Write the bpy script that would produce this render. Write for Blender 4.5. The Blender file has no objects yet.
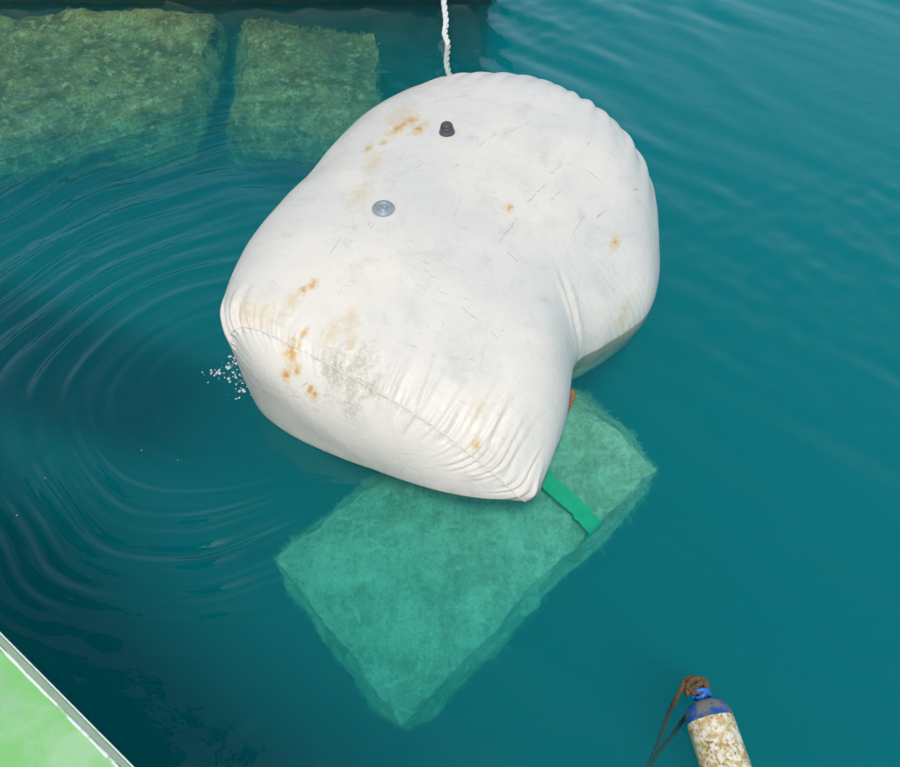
import bpy, bmesh, math, random
import numpy as np
from mathutils import Vector, Matrix, noise as mnoise

SC = bpy.context.scene
COL = SC.collection

# ------------------------------------------------------------------ camera
cd = bpy.data.cameras.new('camera')
cam = bpy.data.objects.new('camera', cd)
COL.objects.link(cam)
cd.sensor_fit = 'HORIZONTAL'
cd.sensor_width = 36.0
cd.lens = 34.56
cd.clip_start = 0.05
cd.clip_end = 500.0
cam.location = (0, 0, 3.0)
cam.rotation_euler = (math.radians(40), 0, 0)
SC.camera = cam

# ------------------------------------------------------------------ sky, sun, exposure
SUN_DIR = Vector((-0.06, -0.47, 0.87)).normalized()
world = bpy.data.worlds.new('World')
SC.world = world
world.use_nodes = True
wn = world.node_tree
bg = wn.nodes['Background']
sky = wn.nodes.new('ShaderNodeTexSky')
sky.sky_type = 'NISHITA'
sky.sun_disc = False
sky.sun_elevation = math.asin(SUN_DIR.z)
sky.sun_rotation = math.atan2(SUN_DIR.x, SUN_DIR.y)
sky.air_density = 1.0
sky.dust_density = 2.6
# summer haze: the sky pales evenly all round towards the horizon
tc = wn.nodes.new('ShaderNodeTexCoord'); sx = wn.nodes.new('ShaderNodeSeparateXYZ')
wn.links.new(tc.outputs['Generated'], sx.inputs[0])
hm = wn.nodes.new('ShaderNodeMapRange'); hm.interpolation_type = 'SMOOTHSTEP'
hm.inputs['From Min'].default_value = .88; hm.inputs['From Max'].default_value = .25
hm.inputs['To Min'].default_value = .0; hm.inputs['To Max'].default_value = .72
hx = wn.nodes.new('ShaderNodeMix'); hx.data_type = 'RGBA'
wn.links.new(sx.outputs[2], hm.inputs['Value'])
wn.links.new(hm.outputs[0], hx.inputs[0])
wn.links.new(sky.outputs[0], hx.inputs[6])
hx.inputs[7].default_value = (4.5, 6.9, 8.6, 1)
wn.links.new(hx.outputs[2], bg.inputs[0])
bg.inputs[1].default_value = 0.15
sl = bpy.data.lights.new('sun', 'SUN')
sl.energy = 2.3
sl.angle = math.radians(5.0)
sl.color = (1.0, 0.945, 0.855)
so = bpy.data.objects.new('sun', sl)
COL.objects.link(so)
so.location = (5, 1, 9)
so.rotation_euler = SUN_DIR.to_track_quat('Z', 'Y').to_euler()
SC.view_settings.view_transform = 'Standard'
SC.view_settings.look = 'None'
SC.view_settings.exposure = -0.26
SC.view_settings.gamma = 1.0
SC.view_settings.use_curve_mapping = False
cy = SC.cycles
cy.use_denoising = True
cy.max_bounces = 10
cy.volume_bounces = 3
cy.transparent_max_bounces = 16
cy.transmission_bounces = 6
cy.caustics_reflective = False
cy.caustics_refractive = False

# ------------------------------------------------------------------ helpers
class Mat:
    """Small wrapper that makes node graphs short to write."""
    def __init__(self, name):
        self.m = bpy.data.materials.new(name)
        self.m.use_nodes = True
        self.t = self.m.node_tree
        self.t.nodes.clear()
        self.out = self.t.nodes.new('ShaderNodeOutputMaterial')
        self._co = None
    def put(self, sock, v):
        if isinstance(v, bpy.types.NodeSocket):
            self.t.links.new(v, sock)
        elif v is not None:
            if hasattr(sock.default_value, '__len__') and not hasattr(v, '__len__'):
                sock.default_value = [v] * len(sock.default_value)
            elif hasattr(sock.default_value, '__len__') and len(sock.default_value) == 4 and len(v) == 3:
                sock.default_value = (*v, 1)
            else:
                sock.default_value = v
    def node(self, typ, **props):
        n = self.t.nodes.new(typ)
        for k, v in props.items():
            setattr(n, k, v)
        return n
    def co(self):
        if self._co is None:
            self._co = self.node('ShaderNodeTexCoord').outputs['Object']
        return self._co
    def geo(self):
        return self.node('ShaderNodeNewGeometry')
    def math(self, op, a, b=None, c=None, clamp=False):
        n = self.node('ShaderNodeMath', operation=op, use_clamp=clamp)
        self.put(n.inputs[0], a); self.put(n.inputs[1], b)
        if c is not None: self.put(n.inputs[2], c)
        return n.outputs[0]
    def vmath(self, op, a, b=None, scale=None):
        n = self.node('ShaderNodeVectorMath', operation=op)
        self.put(n.inputs[0], a)
        if b is not None: self.put(n.inputs[1], b)
        if scale is not None: self.put(n.inputs['Scale'], scale)
        return n.outputs['Value'] if op in ('LENGTH', 'DISTANCE', 'DOT_PRODUCT') else n.outputs[0]
    def noise(self, scale, detail=4, rough=0.55, co=None, dist=0.0):
        n = self.node('ShaderNodeTexNoise')
        self.put(n.inputs['Vector'], co if co is not None else self.co())
        n.inputs['Scale'].default_value = scale
        n.inputs['Detail'].default_value = detail
        n.inputs['Roughness'].default_value = rough
        n.inputs['Distortion'].default_value = dist
        return n.outputs['Fac']
    def voro(self, scale, feature='F1', co=None):
        n = self.node('ShaderNodeTexVoronoi', feature=feature)
        self.put(n.inputs['Vector'], co if co is not None else self.co())
        n.inputs['Scale'].default_value = scale
        return n.outputs['Distance']
    def step(self, v, lo, hi, a=0.0, b=1.0):
        n = self.node('ShaderNodeMapRange', interpolation_type='SMOOTHSTEP')
        self.put(n.inputs['Value'], v)
        for k, x in zip(('From Min', 'From Max', 'To Min', 'To Max'), (lo, hi, a, b)):
            n.inputs[k].default_value = x
        return n.outputs[0]
    def mix(self, f, a, b, blend='MIX'):
        n = self.node('ShaderNodeMix', data_type='RGBA', blend_type=blend)
        self.put(n.inputs[0], f); self.put(n.inputs[6], a); self.put(n.inputs[7], b)
        return n.outputs[2]
    def scaled(self, v):
        n = self.node('ShaderNodeMapping')
        self.put(n.inputs['Vector'], self.co())
        n.inputs['Scale'].default_value = v
        return n.outputs[0]
    def bump(self, h, strength=0.3, dist=0.01, normal=None):
        n = self.node('ShaderNodeBump')
        self.put(n.inputs['Height'], h)
        n.inputs['Strength'].default_value = strength
        n.inputs['Distance'].default_value = dist
        if normal is not None: self.put(n.inputs['Normal'], normal)
        return n.outputs[0]
    def bsdf(self, color, rough=0.5, metal=0.0, normal=None, spec=None):
        p = self.node('ShaderNodeBsdfPrincipled')
        self.put(p.inputs['Base Color'], color)
        self.put(p.inputs['Roughness'], rough)
        self.put(p.inputs['Metallic'], metal)
        if spec is not None: self.put(p.inputs['Specular IOR Level'], spec)
        if normal is not None: self.t.links.new(normal, p.inputs['Normal'])
        self.t.links.new(p.outputs[0], self.out.inputs['Surface'])
        return self.m

def link(o, parent=None):
    COL.objects.link(o)
    if parent is not None: o.parent = parent
    return o

def obj(name, verts, faces, mat, parent=None, smooth=True, loc=None):
    me = bpy.data.meshes.new(name)
    me.from_pydata([tuple(v) for v in verts], [], [tuple(f) for f in faces])
    me.update()
    bm = bmesh.new(); bm.from_mesh(me)
    bmesh.ops.recalc_face_normals(bm, faces=bm.faces[:])
    bm.to_mesh(me); bm.free()
    me.materials.append(mat)
    if smooth:
        me.polygons.foreach_set('use_smooth', [True] * len(me.polygons))
    o = bpy.data.objects.new(name, me)
    if loc is not None: o.location = loc
    return link(o, parent)

def thing(name, label, cat, loc=(0, 0, 0), rotz=0.0, group=None):
    o = bpy.data.objects.new(name, None)
    o.empty_display_size = 0.1
    o.location = loc
    o.rotation_euler = (0, 0, rotz)
    COL.objects.link(o)
    return tag(o, label, cat, group)

def tag(o, label=None, cat=None, group=None, kind=None):
    if label: o['label'] = label
    if cat: o['category'] = cat
    if group: o['group'] = group
    if kind: o['kind'] = kind
    return o

def smooth_path(pts, n=10):
    pts = [Vector(p) for p in pts]
    out = []
    for i in range(len(pts) - 1):
        p0 = pts[max(i - 1, 0)]; p1 = pts[i]; p2 = pts[i + 1]; p3 = pts[min(i + 2, len(pts) - 1)]
        for k in range(n):
            t = k / n
            out.append(.5 * ((2 * p1) + (p2 - p0) * t + (2 * p0 - 5 * p1 + 4 * p2 - p3) * t * t + (3 * p1 - p0 - 3 * p2 + p3) * t ** 3))
    out.append(pts[-1])
    return out

def frames(path):
    fr = []
    up = Vector((0, 0, 1))
    t0 = (path[1] - path[0]).normalized()
    if abs(t0.dot(up)) > 0.95: up = Vector((1, 0, 0))
    n = (up - t0 * up.dot(t0)).normalized()
    for i, p in enumerate(path):
        t = (path[min(i + 1, len(path) - 1)] - path[max(i - 1, 0)]).normalized()
        n = (n - t * n.dot(t)).normalized()
        fr.append((p, t, n, t.cross(n)))
    return fr

def tube_mesh(path, r, sides=8, closed_ends=True):
    """r may be a number or a function of the running index 0..1"""
    fr = frames(path)
    V = []; Fc = []
    L = len(fr)
    for i, (p, t, n, b) in enumerate(fr):
        rr = r(i / (L - 1)) if callable(r) else r
        for k in range(sides):
            a = 2 * math.pi * k / sides
            V.append(p + (n * math.cos(a) + b * math.sin(a)) * rr)
    for i in range(L - 1):
        for k in range(sides):
            k2 = (k + 1) % sides
            Fc.append((i * sides + k, i * sides + k2, (i + 1) * sides + k2, (i + 1) * sides + k))
    if closed_ends:
        Fc.append(tuple(range(sides)))
        Fc.append(tuple(range((L - 1) * sides, L * sides)))
    return V, Fc

def join(*meshes):
    V = []; Fc = []
    for v, f in meshes:
        o = len(V)
        V += list(v)
        Fc += [tuple(i + o for i in q) for q in f]
    return V, Fc

def strand_path(path, r, pitch, phase):
    fr = frames(path)
    out = []; d = 0.0
    for i, (p, t, n, b) in enumerate(fr):
        if i: d += (p - fr[i - 1][0]).length
        a = 2 * math.pi * d / pitch + phase
        out.append(p + (n * math.cos(a) + b * math.sin(a)) * r)
    return out

def lathe(profile, n=32):
    """profile: (radius, z) from bottom to top; radius 0 closes it."""
    V = []; Fc = []; rows = []
    for r, z in profile:
        if r < 1e-6:
            rows.append([len(V)]); V.append(Vector((0, 0, z)))
        else:
            rows.append(list(range(len(V), len(V) + n)))
            V += [Vector((r * math.cos(2 * math.pi * k / n), r * math.sin(2 * math.pi * k / n), z)) for k in range(n)]
    for a, b in zip(rows, rows[1:]):
        for k in range(n):
            k2 = (k + 1) % n
            if len(a) == 1 and len(b) == 1: continue
            if len(a) == 1: Fc.append((a[0], b[k2], b[k]))
            elif len(b) == 1: Fc.append((a[k], a[k2], b[0]))
            else: Fc.append((a[k], a[k2], b[k2], b[k]))
    return V, Fc

def fbm(p, scale, octaves=4):
    return mnoise.fractal(Vector(p) * scale, 0.9, 2.1, octaves)

def rough_block(top, depth, nu, nv, nw, amp, scale, seed, round_=0.05):
    """A rough-cast block: four top corners (counter-clockwise), a thickness and a noisy skin."""
    a, b, c, d = [Vector(p) for p in top]
    nrm = (b - a).cross(d - a).normalized()
    if nrm.z < 0: nrm.negate()
    V = []; idx = {}
    def vert(i, j, k):
        key = (i, j, k)
        if key in idx: return idx[key]
        u = i / nu; v = j / nv; w = k / nw
        p = (a * (1 - u) + b * u) * (1 - v) + (d * (1 - u) + c * u) * v - nrm * depth * w
        q = Vector((u - .5, v - .5, .5 - w))
        # round the edges off a little
        su = (b - a).length; sv = (d - a).length
        eu = min(u, 1 - u) * su; ev = min(v, 1 - v) * sv; ew = w * depth
        e = sorted((eu, ev, min(ew, (1 - w) * depth)))
        pull = max(0, 1 - (e[0] + e[1]) / round_)
        cen = (a + b + c + d) / 4 - nrm * depth * .5
        p = p + (cen - p).normalized() * pull * round_ * 0.45
        s = p + Vector((seed, seed * 2.3, 0))
        off = Vector((fbm(s, scale), fbm(s + Vector((7, 3, 1)), scale), fbm(s + Vector((2, 9, 5)), scale)))
        off += 0.35 * Vector((fbm(s, scale * 4), fbm(s + Vector((7, 3, 1)), scale * 4), fbm(s + Vector((2, 9, 5)), scale * 4)))
        p = p + off * amp
        idx[key] = len(V); V.append(p)
        return idx[key]
    Fc = []
    for i in range(nu):
        for j in range(nv):
            for k in (0, nw):
                Fc.append((vert(i, j, k), vert(i + 1, j, k), vert(i + 1, j + 1, k), vert(i, j + 1, k)))
    for i in range(nu):
        for k in range(nw):
            for j in (0, nv):
                Fc.append((vert(i, j, k), vert(i + 1, j, k), vert(i + 1, j, k + 1), vert(i, j, k + 1)))
    for j in range(nv):
        for k in range(nw):
            for i in (0, nu):
                Fc.append((vert(i, j, k), vert(i, j + 1, k), vert(i, j + 1, k + 1), vert(i, j, k + 1)))
    return V, Fc

def box(x0, x1, y0, y1, z0, z1):
    V = [Vector(p) for p in ((x0, y0, z0), (x1, y0, z0), (x1, y1, z0), (x0, y1, z0), (x0, y0, z1), (x1, y0, z1), (x1, y1, z1), (x0, y1, z1))]
    return V, [(0, 3, 2, 1), (4, 5, 6, 7), (0, 1, 5, 4), (1, 2, 6, 5), (2, 3, 7, 6), (3, 0, 4, 7)]

def bevel(o, w=0.01, seg=2):
    m = o.modifiers.new('bevel', 'BEVEL')
    m.width = w; m.segments = seg; m.limit_method = 'ANGLE'
    return o

# ------------------------------------------------------------------ the setting
# seabed
M = Mat('seabed silt')
silt = M.bsdf(M.mix(M.noise(0.8, 6), (0.05, 0.06, 0.045), (0.16, 0.15, 0.11)), 0.95)
sb = []; sf = []
n = 40
for j in range(n + 1):
    for i in range(n + 1):
        x = -60 + 120 * i / n; y = -50 + 120 * j / n
        sb.append((x, y, -7.5 + 0.5 * fbm((x, y, 0), 0.15)))
for j in range(n):
    for i in range(n):
        a = j * (n + 1) + i
        sf.append((a, a + 1, a + n + 2, a + n + 1))
tag(obj('seabed', sb, sf, silt), kind='structure')

# water: a rippled surface on top of a body of clear green-blue sea water
RC = Vector((-0.98, 2.50))            # where the ripples start, beside the bag's left corner
def axis(lo, hi, step, far):
    a = list(np.arange(lo, hi + 1e-6, step))
    d = step; x = a[-1]
    while x < far:
        d *= 1.25; x += d; a.append(min(x, far))
    d = step; x = a[0]; b = []
    while x > -far:
        d *= 1.25; x -= d; b.append(max(x, -far))
    return np.array(b[::-1] + a)
XS = axis(-3.6, 3.6, 0.0145, 45.0)
YS = axis(0.45, 7.0, 0.0145, 40.0)
X, Y = np.meshgrid(XS, YS)
rng = np.random.default_rng(11)
def soft_noise(X, Y, scale, seed, k=14):
    r = np.random.default_rng(seed); o = np.zeros_like(X)
    for _ in range(k):
        a = r.uniform(0, 2 * np.pi); w = scale * r.uniform(.6, 1.5); p = r.uniform(0, 2 * np.pi)
        o += np.sin(w * (X * np.cos(a) + Y * np.sin(a)) + p)
    return o / np.sqrt(k / 2)
Z = np.zeros_like(X)
# wind ripple running down to the right, strongest out on the open side
for _ in range(26):
    a = math.radians(rng.normal(44, 15)); lam = rng.uniform(0.16, 0.62); p = rng.uniform(0, 6.28)
    Z += lam * 0.0042 * np.sin(2 * np.pi / lam * (X * math.cos(a) + Y * math.sin(a)) + p + 0.7 * soft_noise(X, Y, 1.3, int(lam * 1e4)))
far_gain = 0.35 + 0.95 * np.clip((Y - 2.0) / 4.0, 0, 1) * np.clip((X + 1.5) / 3.0, 0.25, 1)
Z *= far_gain * (0.75 + 0.35 * soft_noise(X, Y, 1.1, 5))
# rings
dx = X - RC.x; dy = Y - RC.y
r = np.hypot(dx, dy)
th = np.arctan2(dy, dx)
wob = r + 0.045 * soft_noise(X, Y, 2.3, 21) + 0.016 * soft_noise(X, Y, 7.0, 22)
patch = np.clip(0.55 + 0.55 * soft_noise(X, Y, 2.0, 31), 0.08, 1.4)
env = np.exp(-((r - 0.95) / 0.75) ** 2) * (r > 0.05)
side = np.clip(0.5 - 0.75 * np.cos(th - math.radians(0)), 0.02, 1.0)
lower = np.clip(-np.sin(th), 0, 1)
Z += 0.0050 * (1 - 0.6 * lower) * env * side * (0.25 + 0.75 * patch) * (0.35 + 0.75 * np.clip(0.5 + 0.7 * soft_noise(X, Y, 5.0, 71, 16), 0, 1.6)) * ((1 - 0.9 * lower * np.clip((r - 0.95) / 0.3, 0, 1)) * (np.sin(2 * np.pi * wob / 0.135) + 0.45 * np.sin(2 * np.pi * wob / 0.078 + 1.3)))
envl = np.exp(-((r - 0.86) / 0.36) ** 2)
chop = np.clip(0.45 + 0.9 * soft_noise(X, Y, 5.5, 61, 18), 0, 2.0)
wob2 = r + 0.030 * soft_noise(X, Y, 3.1, 62) + 0.010 * soft_noise(X, Y, 11.0, 63)
Z += 1.9 * envl * lower ** 0.6 * np.clip(side, 0, 1) ** 1.1 * (0.0038 * patch * np.sin(2 * np.pi * wob2 / 0.125 + 0.6) + 0.0056 * chop * np.sin(2 * np.pi * wob2 / 0.078) + 0.0026 * chop * np.sin(2 * np.pi * wob2 / 0.048 + 1))
env2 = np.exp(-((r - 1.9) / 0.8) ** 2)
Z += 0.0115 * env2 * (0.5 + 0.7 * patch) * side * np.clip(np.sin(th) + 0.5, 0, 1) * (0.8 * np.sin(2 * np.pi * wob / 0.21) + 0.42 * np.sin(2 * np.pi * wob / 0.105) + 0.16 * np.sin(2 * np.pi * wob2 / 0.06))
# short choppy dimples on top
Z += 0.0011 * soft_noise(X, Y, 34.0, 41, 24) * np.clip(0.35 + 0.5 * soft_noise(X, Y, 1.4, 42), 0, 1.2)
fade = np.clip((14 - np.hypot(X, Y - 4)) / 6, 0, 1)
Z *= fade
ny, nx = X.shape
WV = np.stack([X, Y, Z], -1).reshape(-1, 3)
I = np.arange(nx * ny).reshape(ny, nx)
WF = np.stack([I[:-1, :-1], I[:-1, 1:], I[1:, 1:], I[1:, :-1]], -1).reshape(-1, 4).tolist()
rim = list(I[0, :]) + list(I[1:, -1]) + list(I[-1, -2::-1]) + list(I[-2:0:-1, 0])
base = len(WV)
low = WV[rim].copy(); low[:, 2] = -9.0
WV = np.vstack([WV, low])
m_ = len(rim)
for k in range(m_):
    k2 = (k + 1) % m_
    WF.append([int(rim[k2]), int(rim[k]), base + k, base + k2])
WF.append([base + k for k in range(m_)][::-1])
me = bpy.data.meshes.new('water')
me.from_pydata(WV.tolist(), [], WF)
me.update()
me.polygons.foreach_set('use_smooth', [True] * len(me.polygons))
M = Mat('sea water')
h = M.math('ADD', M.noise(9, 3, 0.5, dist=0.4), M.math('MULTIPLY', M.noise(30, 2, 0.5, dist=0.3), 0.3))
nb = M.bump(h, 0.10, 0.03)
fr = M.node('ShaderNodeFresnel'); fr.inputs['IOR'].default_value = 1.37
M.t.links.new(nb, fr.inputs['Normal'])
gl = M.node('ShaderNodeBsdfGlossy'); gl.inputs['Roughness'].default_value = 0.015
gl.inputs['Color'].default_value = (1, 1, 1, 1)
M.t.links.new(nb, gl.inputs['Normal'])
tr = M.node('ShaderNodeBsdfTransparent')
mx = M.node('ShaderNodeMixShader')
M.t.links.new(fr.outputs[0], mx.inputs[0]); M.t.links.new(tr.outputs[0], mx.inputs[1]); M.t.links.new(gl.outputs[0], mx.inputs[2])
M.t.links.new(mx.outputs[0], M.out.inputs['Surface'])
SIG_S = (0.004, 0.325, 0.400)          # scattering per metre
SIG_A = (1.25, 0.14, 0.120)            # absorption per metre
vs = M.node('ShaderNodeVolumeScatter'); vs.inputs['Color'].default_value = (*SIG_S, 1); vs.inputs['Density'].default_value = 1.0
vs.inputs['Anisotropy'].default_value = 0.0
va = M.node('ShaderNodeVolumeAbsorption'); va.inputs['Density'].default_value = 1.5
va.inputs['Color'].default_value = (*[1 - s / 1.5 for s in SIG_A], 1)
ad = M.node('ShaderNodeAddShader')
M.t.links.new(vs.outputs[0], ad.inputs[0]); M.t.links.new(va.outputs[0], ad.inputs[1])
M.t.links.new(ad.outputs[0], M.out.inputs['Volume'])
me.materials.append(M.m)
tag(link(bpy.data.objects.new('water', me)), kind='structure')

# quay wall along the top of the picture, mostly beyond the frame: its dark face shows mirrored in the water
M = Mat('quay concrete')
nz = M.noise(3.0, 6); n2 = M.noise(22, 4)
quay_m = M.bsdf(M.mix(M.step(nz, .35, .65), (0.035, 0.032, 0.026), (0.085, 0.075, 0.06)), 0.9, normal=M.bump(n2, 0.5, 0.02))
M = Mat('coping concrete')
coping_m = M.bsdf(M.mix(M.noise(5, 6), (0.22, 0.21, 0.19), (0.36, 0.34, 0.31)), 0.9, normal=M.bump(M.noise(40, 3), 0.4, 0.01))
quay = thing('quay_wall', 'dark weathered concrete quay wall along the top edge of the water', 'quay wall', (-6, 6.29, 0))
V, Fc = rough_block([(-6, 0, 0.84), (6.34, 0, 0.84), (6.34, 5, 0.84), (-6, 5, 0.84)], 0.95, 110, 8, 12, 0.03, 2.6, 3, 0.08)
obj('wall', V, Fc, quay_m, quay)
V, Fc = rough_block([(-6, 0.05, -0.10), (6.30, 0.04, -0.10), (6.20, 5, -0.10), (-6, 5, -0.10)], 7.4, 110, 8, 80, 0.085, 2.0, 8, 0.12)
obj('wall_base', V, Fc, quay_m, quay)
for k in range(6):
    x0 = -6 + k * 2.06
    o = obj('coping_slab', *box(x0 + .01, x0 + 2.05, -0.06, 1.2, 0.86, 1.06), coping_m, quay, smooth=False)
    bevel(o, .02)

# submerged footing of the quay: two weedy blocks with a dark gap between them
M = Mat('weedy stone')
a = M.noise(4.5, 8, 0.62); b = M.noise(13, 9, 0.72); c = M.voro(11)
colr = M.mix(M.step(a, .36, .62), (0.20, 0.14, 0.05), (0.50, 0.41, 0.16))
colr = M.mix(M.step(b, .50, .62, 0, .8), colr, (0.72, 0.66, 0.36))
colr = M.mix(M.step(M.noise(2.2, 4), .58, .72), colr, (0.20, 0.11, 0.06))
colr = M.mix(M.step(M.noise(50, 5, .7), .50, .62, 0, .6), colr, (0.10, 0.085, 0.035))
weed_m = M.bsdf(colr, 0.95, normal=M.bump(b, 0.8, 0.04))
def fuzz(V, Fc, count, lmin, lmax, seed):
    """Short turf algae standing off a surface."""
    r_ = random.Random(seed)
    cen = sum((Vector(v) for v in V), Vector()) / len(V)
    out = []; fo = []
    for _ in range(count):
        f = r_.choice(Fc)
        p = [Vector(V[i]) for i in f]
        n_ = (p[1] - p[0]).cross(p[2] - p[0])
        if n_.length < 1e-9: continue
        n_.normalize()
        if n_.dot(p[0] - cen) < 0: n_.negate()
        if n_.z < -.3: continue
        a, b = r_.random(), r_.random()
        o = (p[0] * (1 - a) + p[1] * a) * (1 - b) + (p[3] * (1 - a) + p[2] * a) * b
        d = (n_ + Vector((r_.gauss(0, .8), r_.gauss(0, .8), r_.gauss(0, .5)))).normalized()
        L = r_.uniform(lmin, lmax); w = d.cross(Vector((r_.gauss(0, 1), r_.gauss(0, 1), r_.gauss(0, 1)))).normalized() * L * r_.uniform(.16, .40)
        m = o + d * L * .55; t = o + d * L + Vector((r_.gauss(0, .3), r_.gauss(0, .3), -.25)) * L
        k = len(out)
        out += [o - w * .6, o + w * .6, m + w, m - w, t]
        fo += [(k, k + 1, k + 2, k + 3), (k + 3, k + 2, k + 4)]
    return out, fo
M = Mat('stone turf')
sturf_m = M.bsdf(M.mix(M.noise(6, 5), (0.26, 0.20, 0.08), (0.58, 0.52, 0.26)), .95)
[n_ for n_ in M.t.nodes if n_.type == 'BSDF_PRINCIPLED'][0].inputs['Alpha'].default_value = .22
def stone(label, loc, count, seed):
    root = thing('footing_block', label, 'footing block', loc, 0, 'footing blocks under the quay')
    sh = -Vector(loc)
    obj('stone_body', [v + sh for v in V], Fc, weed_m, root)
    V2, F2 = fuzz(V, Fc, count, .012, .060, seed)
    tag(obj('turf_algae', [v + sh for v in V2], F2, sturf_m, root, smooth=False), kind='stuff')
t1 = [(-7.0, 3.7, -0.44), (-1.70, 5.30, -0.34), (-1.72, 6.5, -0.19), (-7.0, 6.5, -0.18)]
V, Fc = rough_block(t1, 0.45, 150, 44, 10, 0.065, 2.0, 11, 0.22)
stone('long weedy footing block underwater at the left foot of the quay', (-4.3, 5.5, -.6), 14000, 1)
t2 = [(-1.54, 5.12, -0.36), (-0.36, 5.05, -0.52), (-0.52, 6.2, -0.30), (-1.62, 6.5, -0.17)]
V, Fc = rough_block(t2, 0.45, 44, 48, 10, 0.065, 2.0, 27, 0.22)
stone('short weedy footing block underwater, right of the dark gap', (-1.0, 5.5, -.6), 6000, 2)

# ------------------------------------------------------------------ sunken concrete block
M = Mat('algae covered concrete')
a = M.noise(2.4, 6, 0.6); b = M.noise(9, 8, 0.68, dist=0.8); c = M.voro(13, co=M.co()); d = M.noise(38, 4)
colr = M.mix(M.step(a, .35, .65), (0.56, 0.57, 0.36), (0.92, 0.92, 0.68))
colr = M.mix(M.step(b, .48, .70), colr, (0.80, 0.82, 0.56))
colr = M.mix(M.step(b, .42, .28), colr, (0.34, 0.36, 0.20))
colr = M.mix(M.step(d, .60, .72, 0, .6), colr, (0.82, 0.83, 0.66))
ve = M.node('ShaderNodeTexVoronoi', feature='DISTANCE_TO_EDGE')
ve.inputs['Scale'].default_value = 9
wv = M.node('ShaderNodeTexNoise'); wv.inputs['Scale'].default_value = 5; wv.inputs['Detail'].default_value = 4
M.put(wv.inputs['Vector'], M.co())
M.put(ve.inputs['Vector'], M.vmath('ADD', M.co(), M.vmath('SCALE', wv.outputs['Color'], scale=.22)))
caustic_web = M.math('MULTIPLY', M.step(ve.outputs['Distance'], .0, .09, 1, 0), M.step(M.noise(3.4, 3), .40, .60))  # bright caustic net, painted into the block's colour
caustic_streaks = M.math('MAXIMUM', M.noise(1.0, 5, .62, co=M.scaled((9, 24, 9)), dist=.7), M.noise(1.0, 5, .62, co=M.scaled((24, 8, 12)), dist=.7))  # streaky caustic light, bright and dark strokes painted over the algae tones
colr = M.mix(M.step(caustic_streaks, .52, .72, 0, .85), colr, (0.95, 0.96, 0.74))
colr = M.mix(M.step(caustic_streaks, .52, .42, 0, .40), colr, (0.34, 0.37, 0.19))
colr = M.mix(M.math('MULTIPLY', caustic_web, .25), colr, (0.94, 0.95, 0.76))
colr = M.mix(M.step(M.noise(75, 4, .7), .54, .66, 0, .35), colr, (0.20, 0.22, 0.11))
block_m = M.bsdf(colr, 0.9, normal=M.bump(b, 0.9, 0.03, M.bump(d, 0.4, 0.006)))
top = [(-0.271, 1.27, -1.18), (1.109, 2.42, -0.5), (0.411, 3.229, -0.38), (-0.979, 2.101, -0.9)]
V, Fc = rough_block(top, 0.55, 110, 64, 30, 0.036, 2.6, 5, 0.22)
blk = thing('concrete_block', 'pale algae covered concrete block hanging underwater beneath the white bag', 'concrete block', (0.1, 2.2, -1.2))
off_ = Vector((-0.1, -2.2, 1.2))
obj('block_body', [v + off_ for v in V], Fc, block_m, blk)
M = Mat('turf algae')
turf_m = M.bsdf(M.mix(M.noise(6, 5), (0.50, 0.54, 0.30), (0.80, 0.82, 0.55)), .95)
pb = [n_ for n_ in M.t.nodes if n_.type == 'BSDF_PRINCIPLED'][0]
pb.inputs['Alpha'].default_value = .10           # thin see-through filaments
V2, F2 = fuzz(V, Fc, 20000, .010, .044, 3)
tag(obj('turf_algae', [v + off_ for v in V2], F2, turf_m, blk, smooth=False), kind='stuff')

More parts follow.
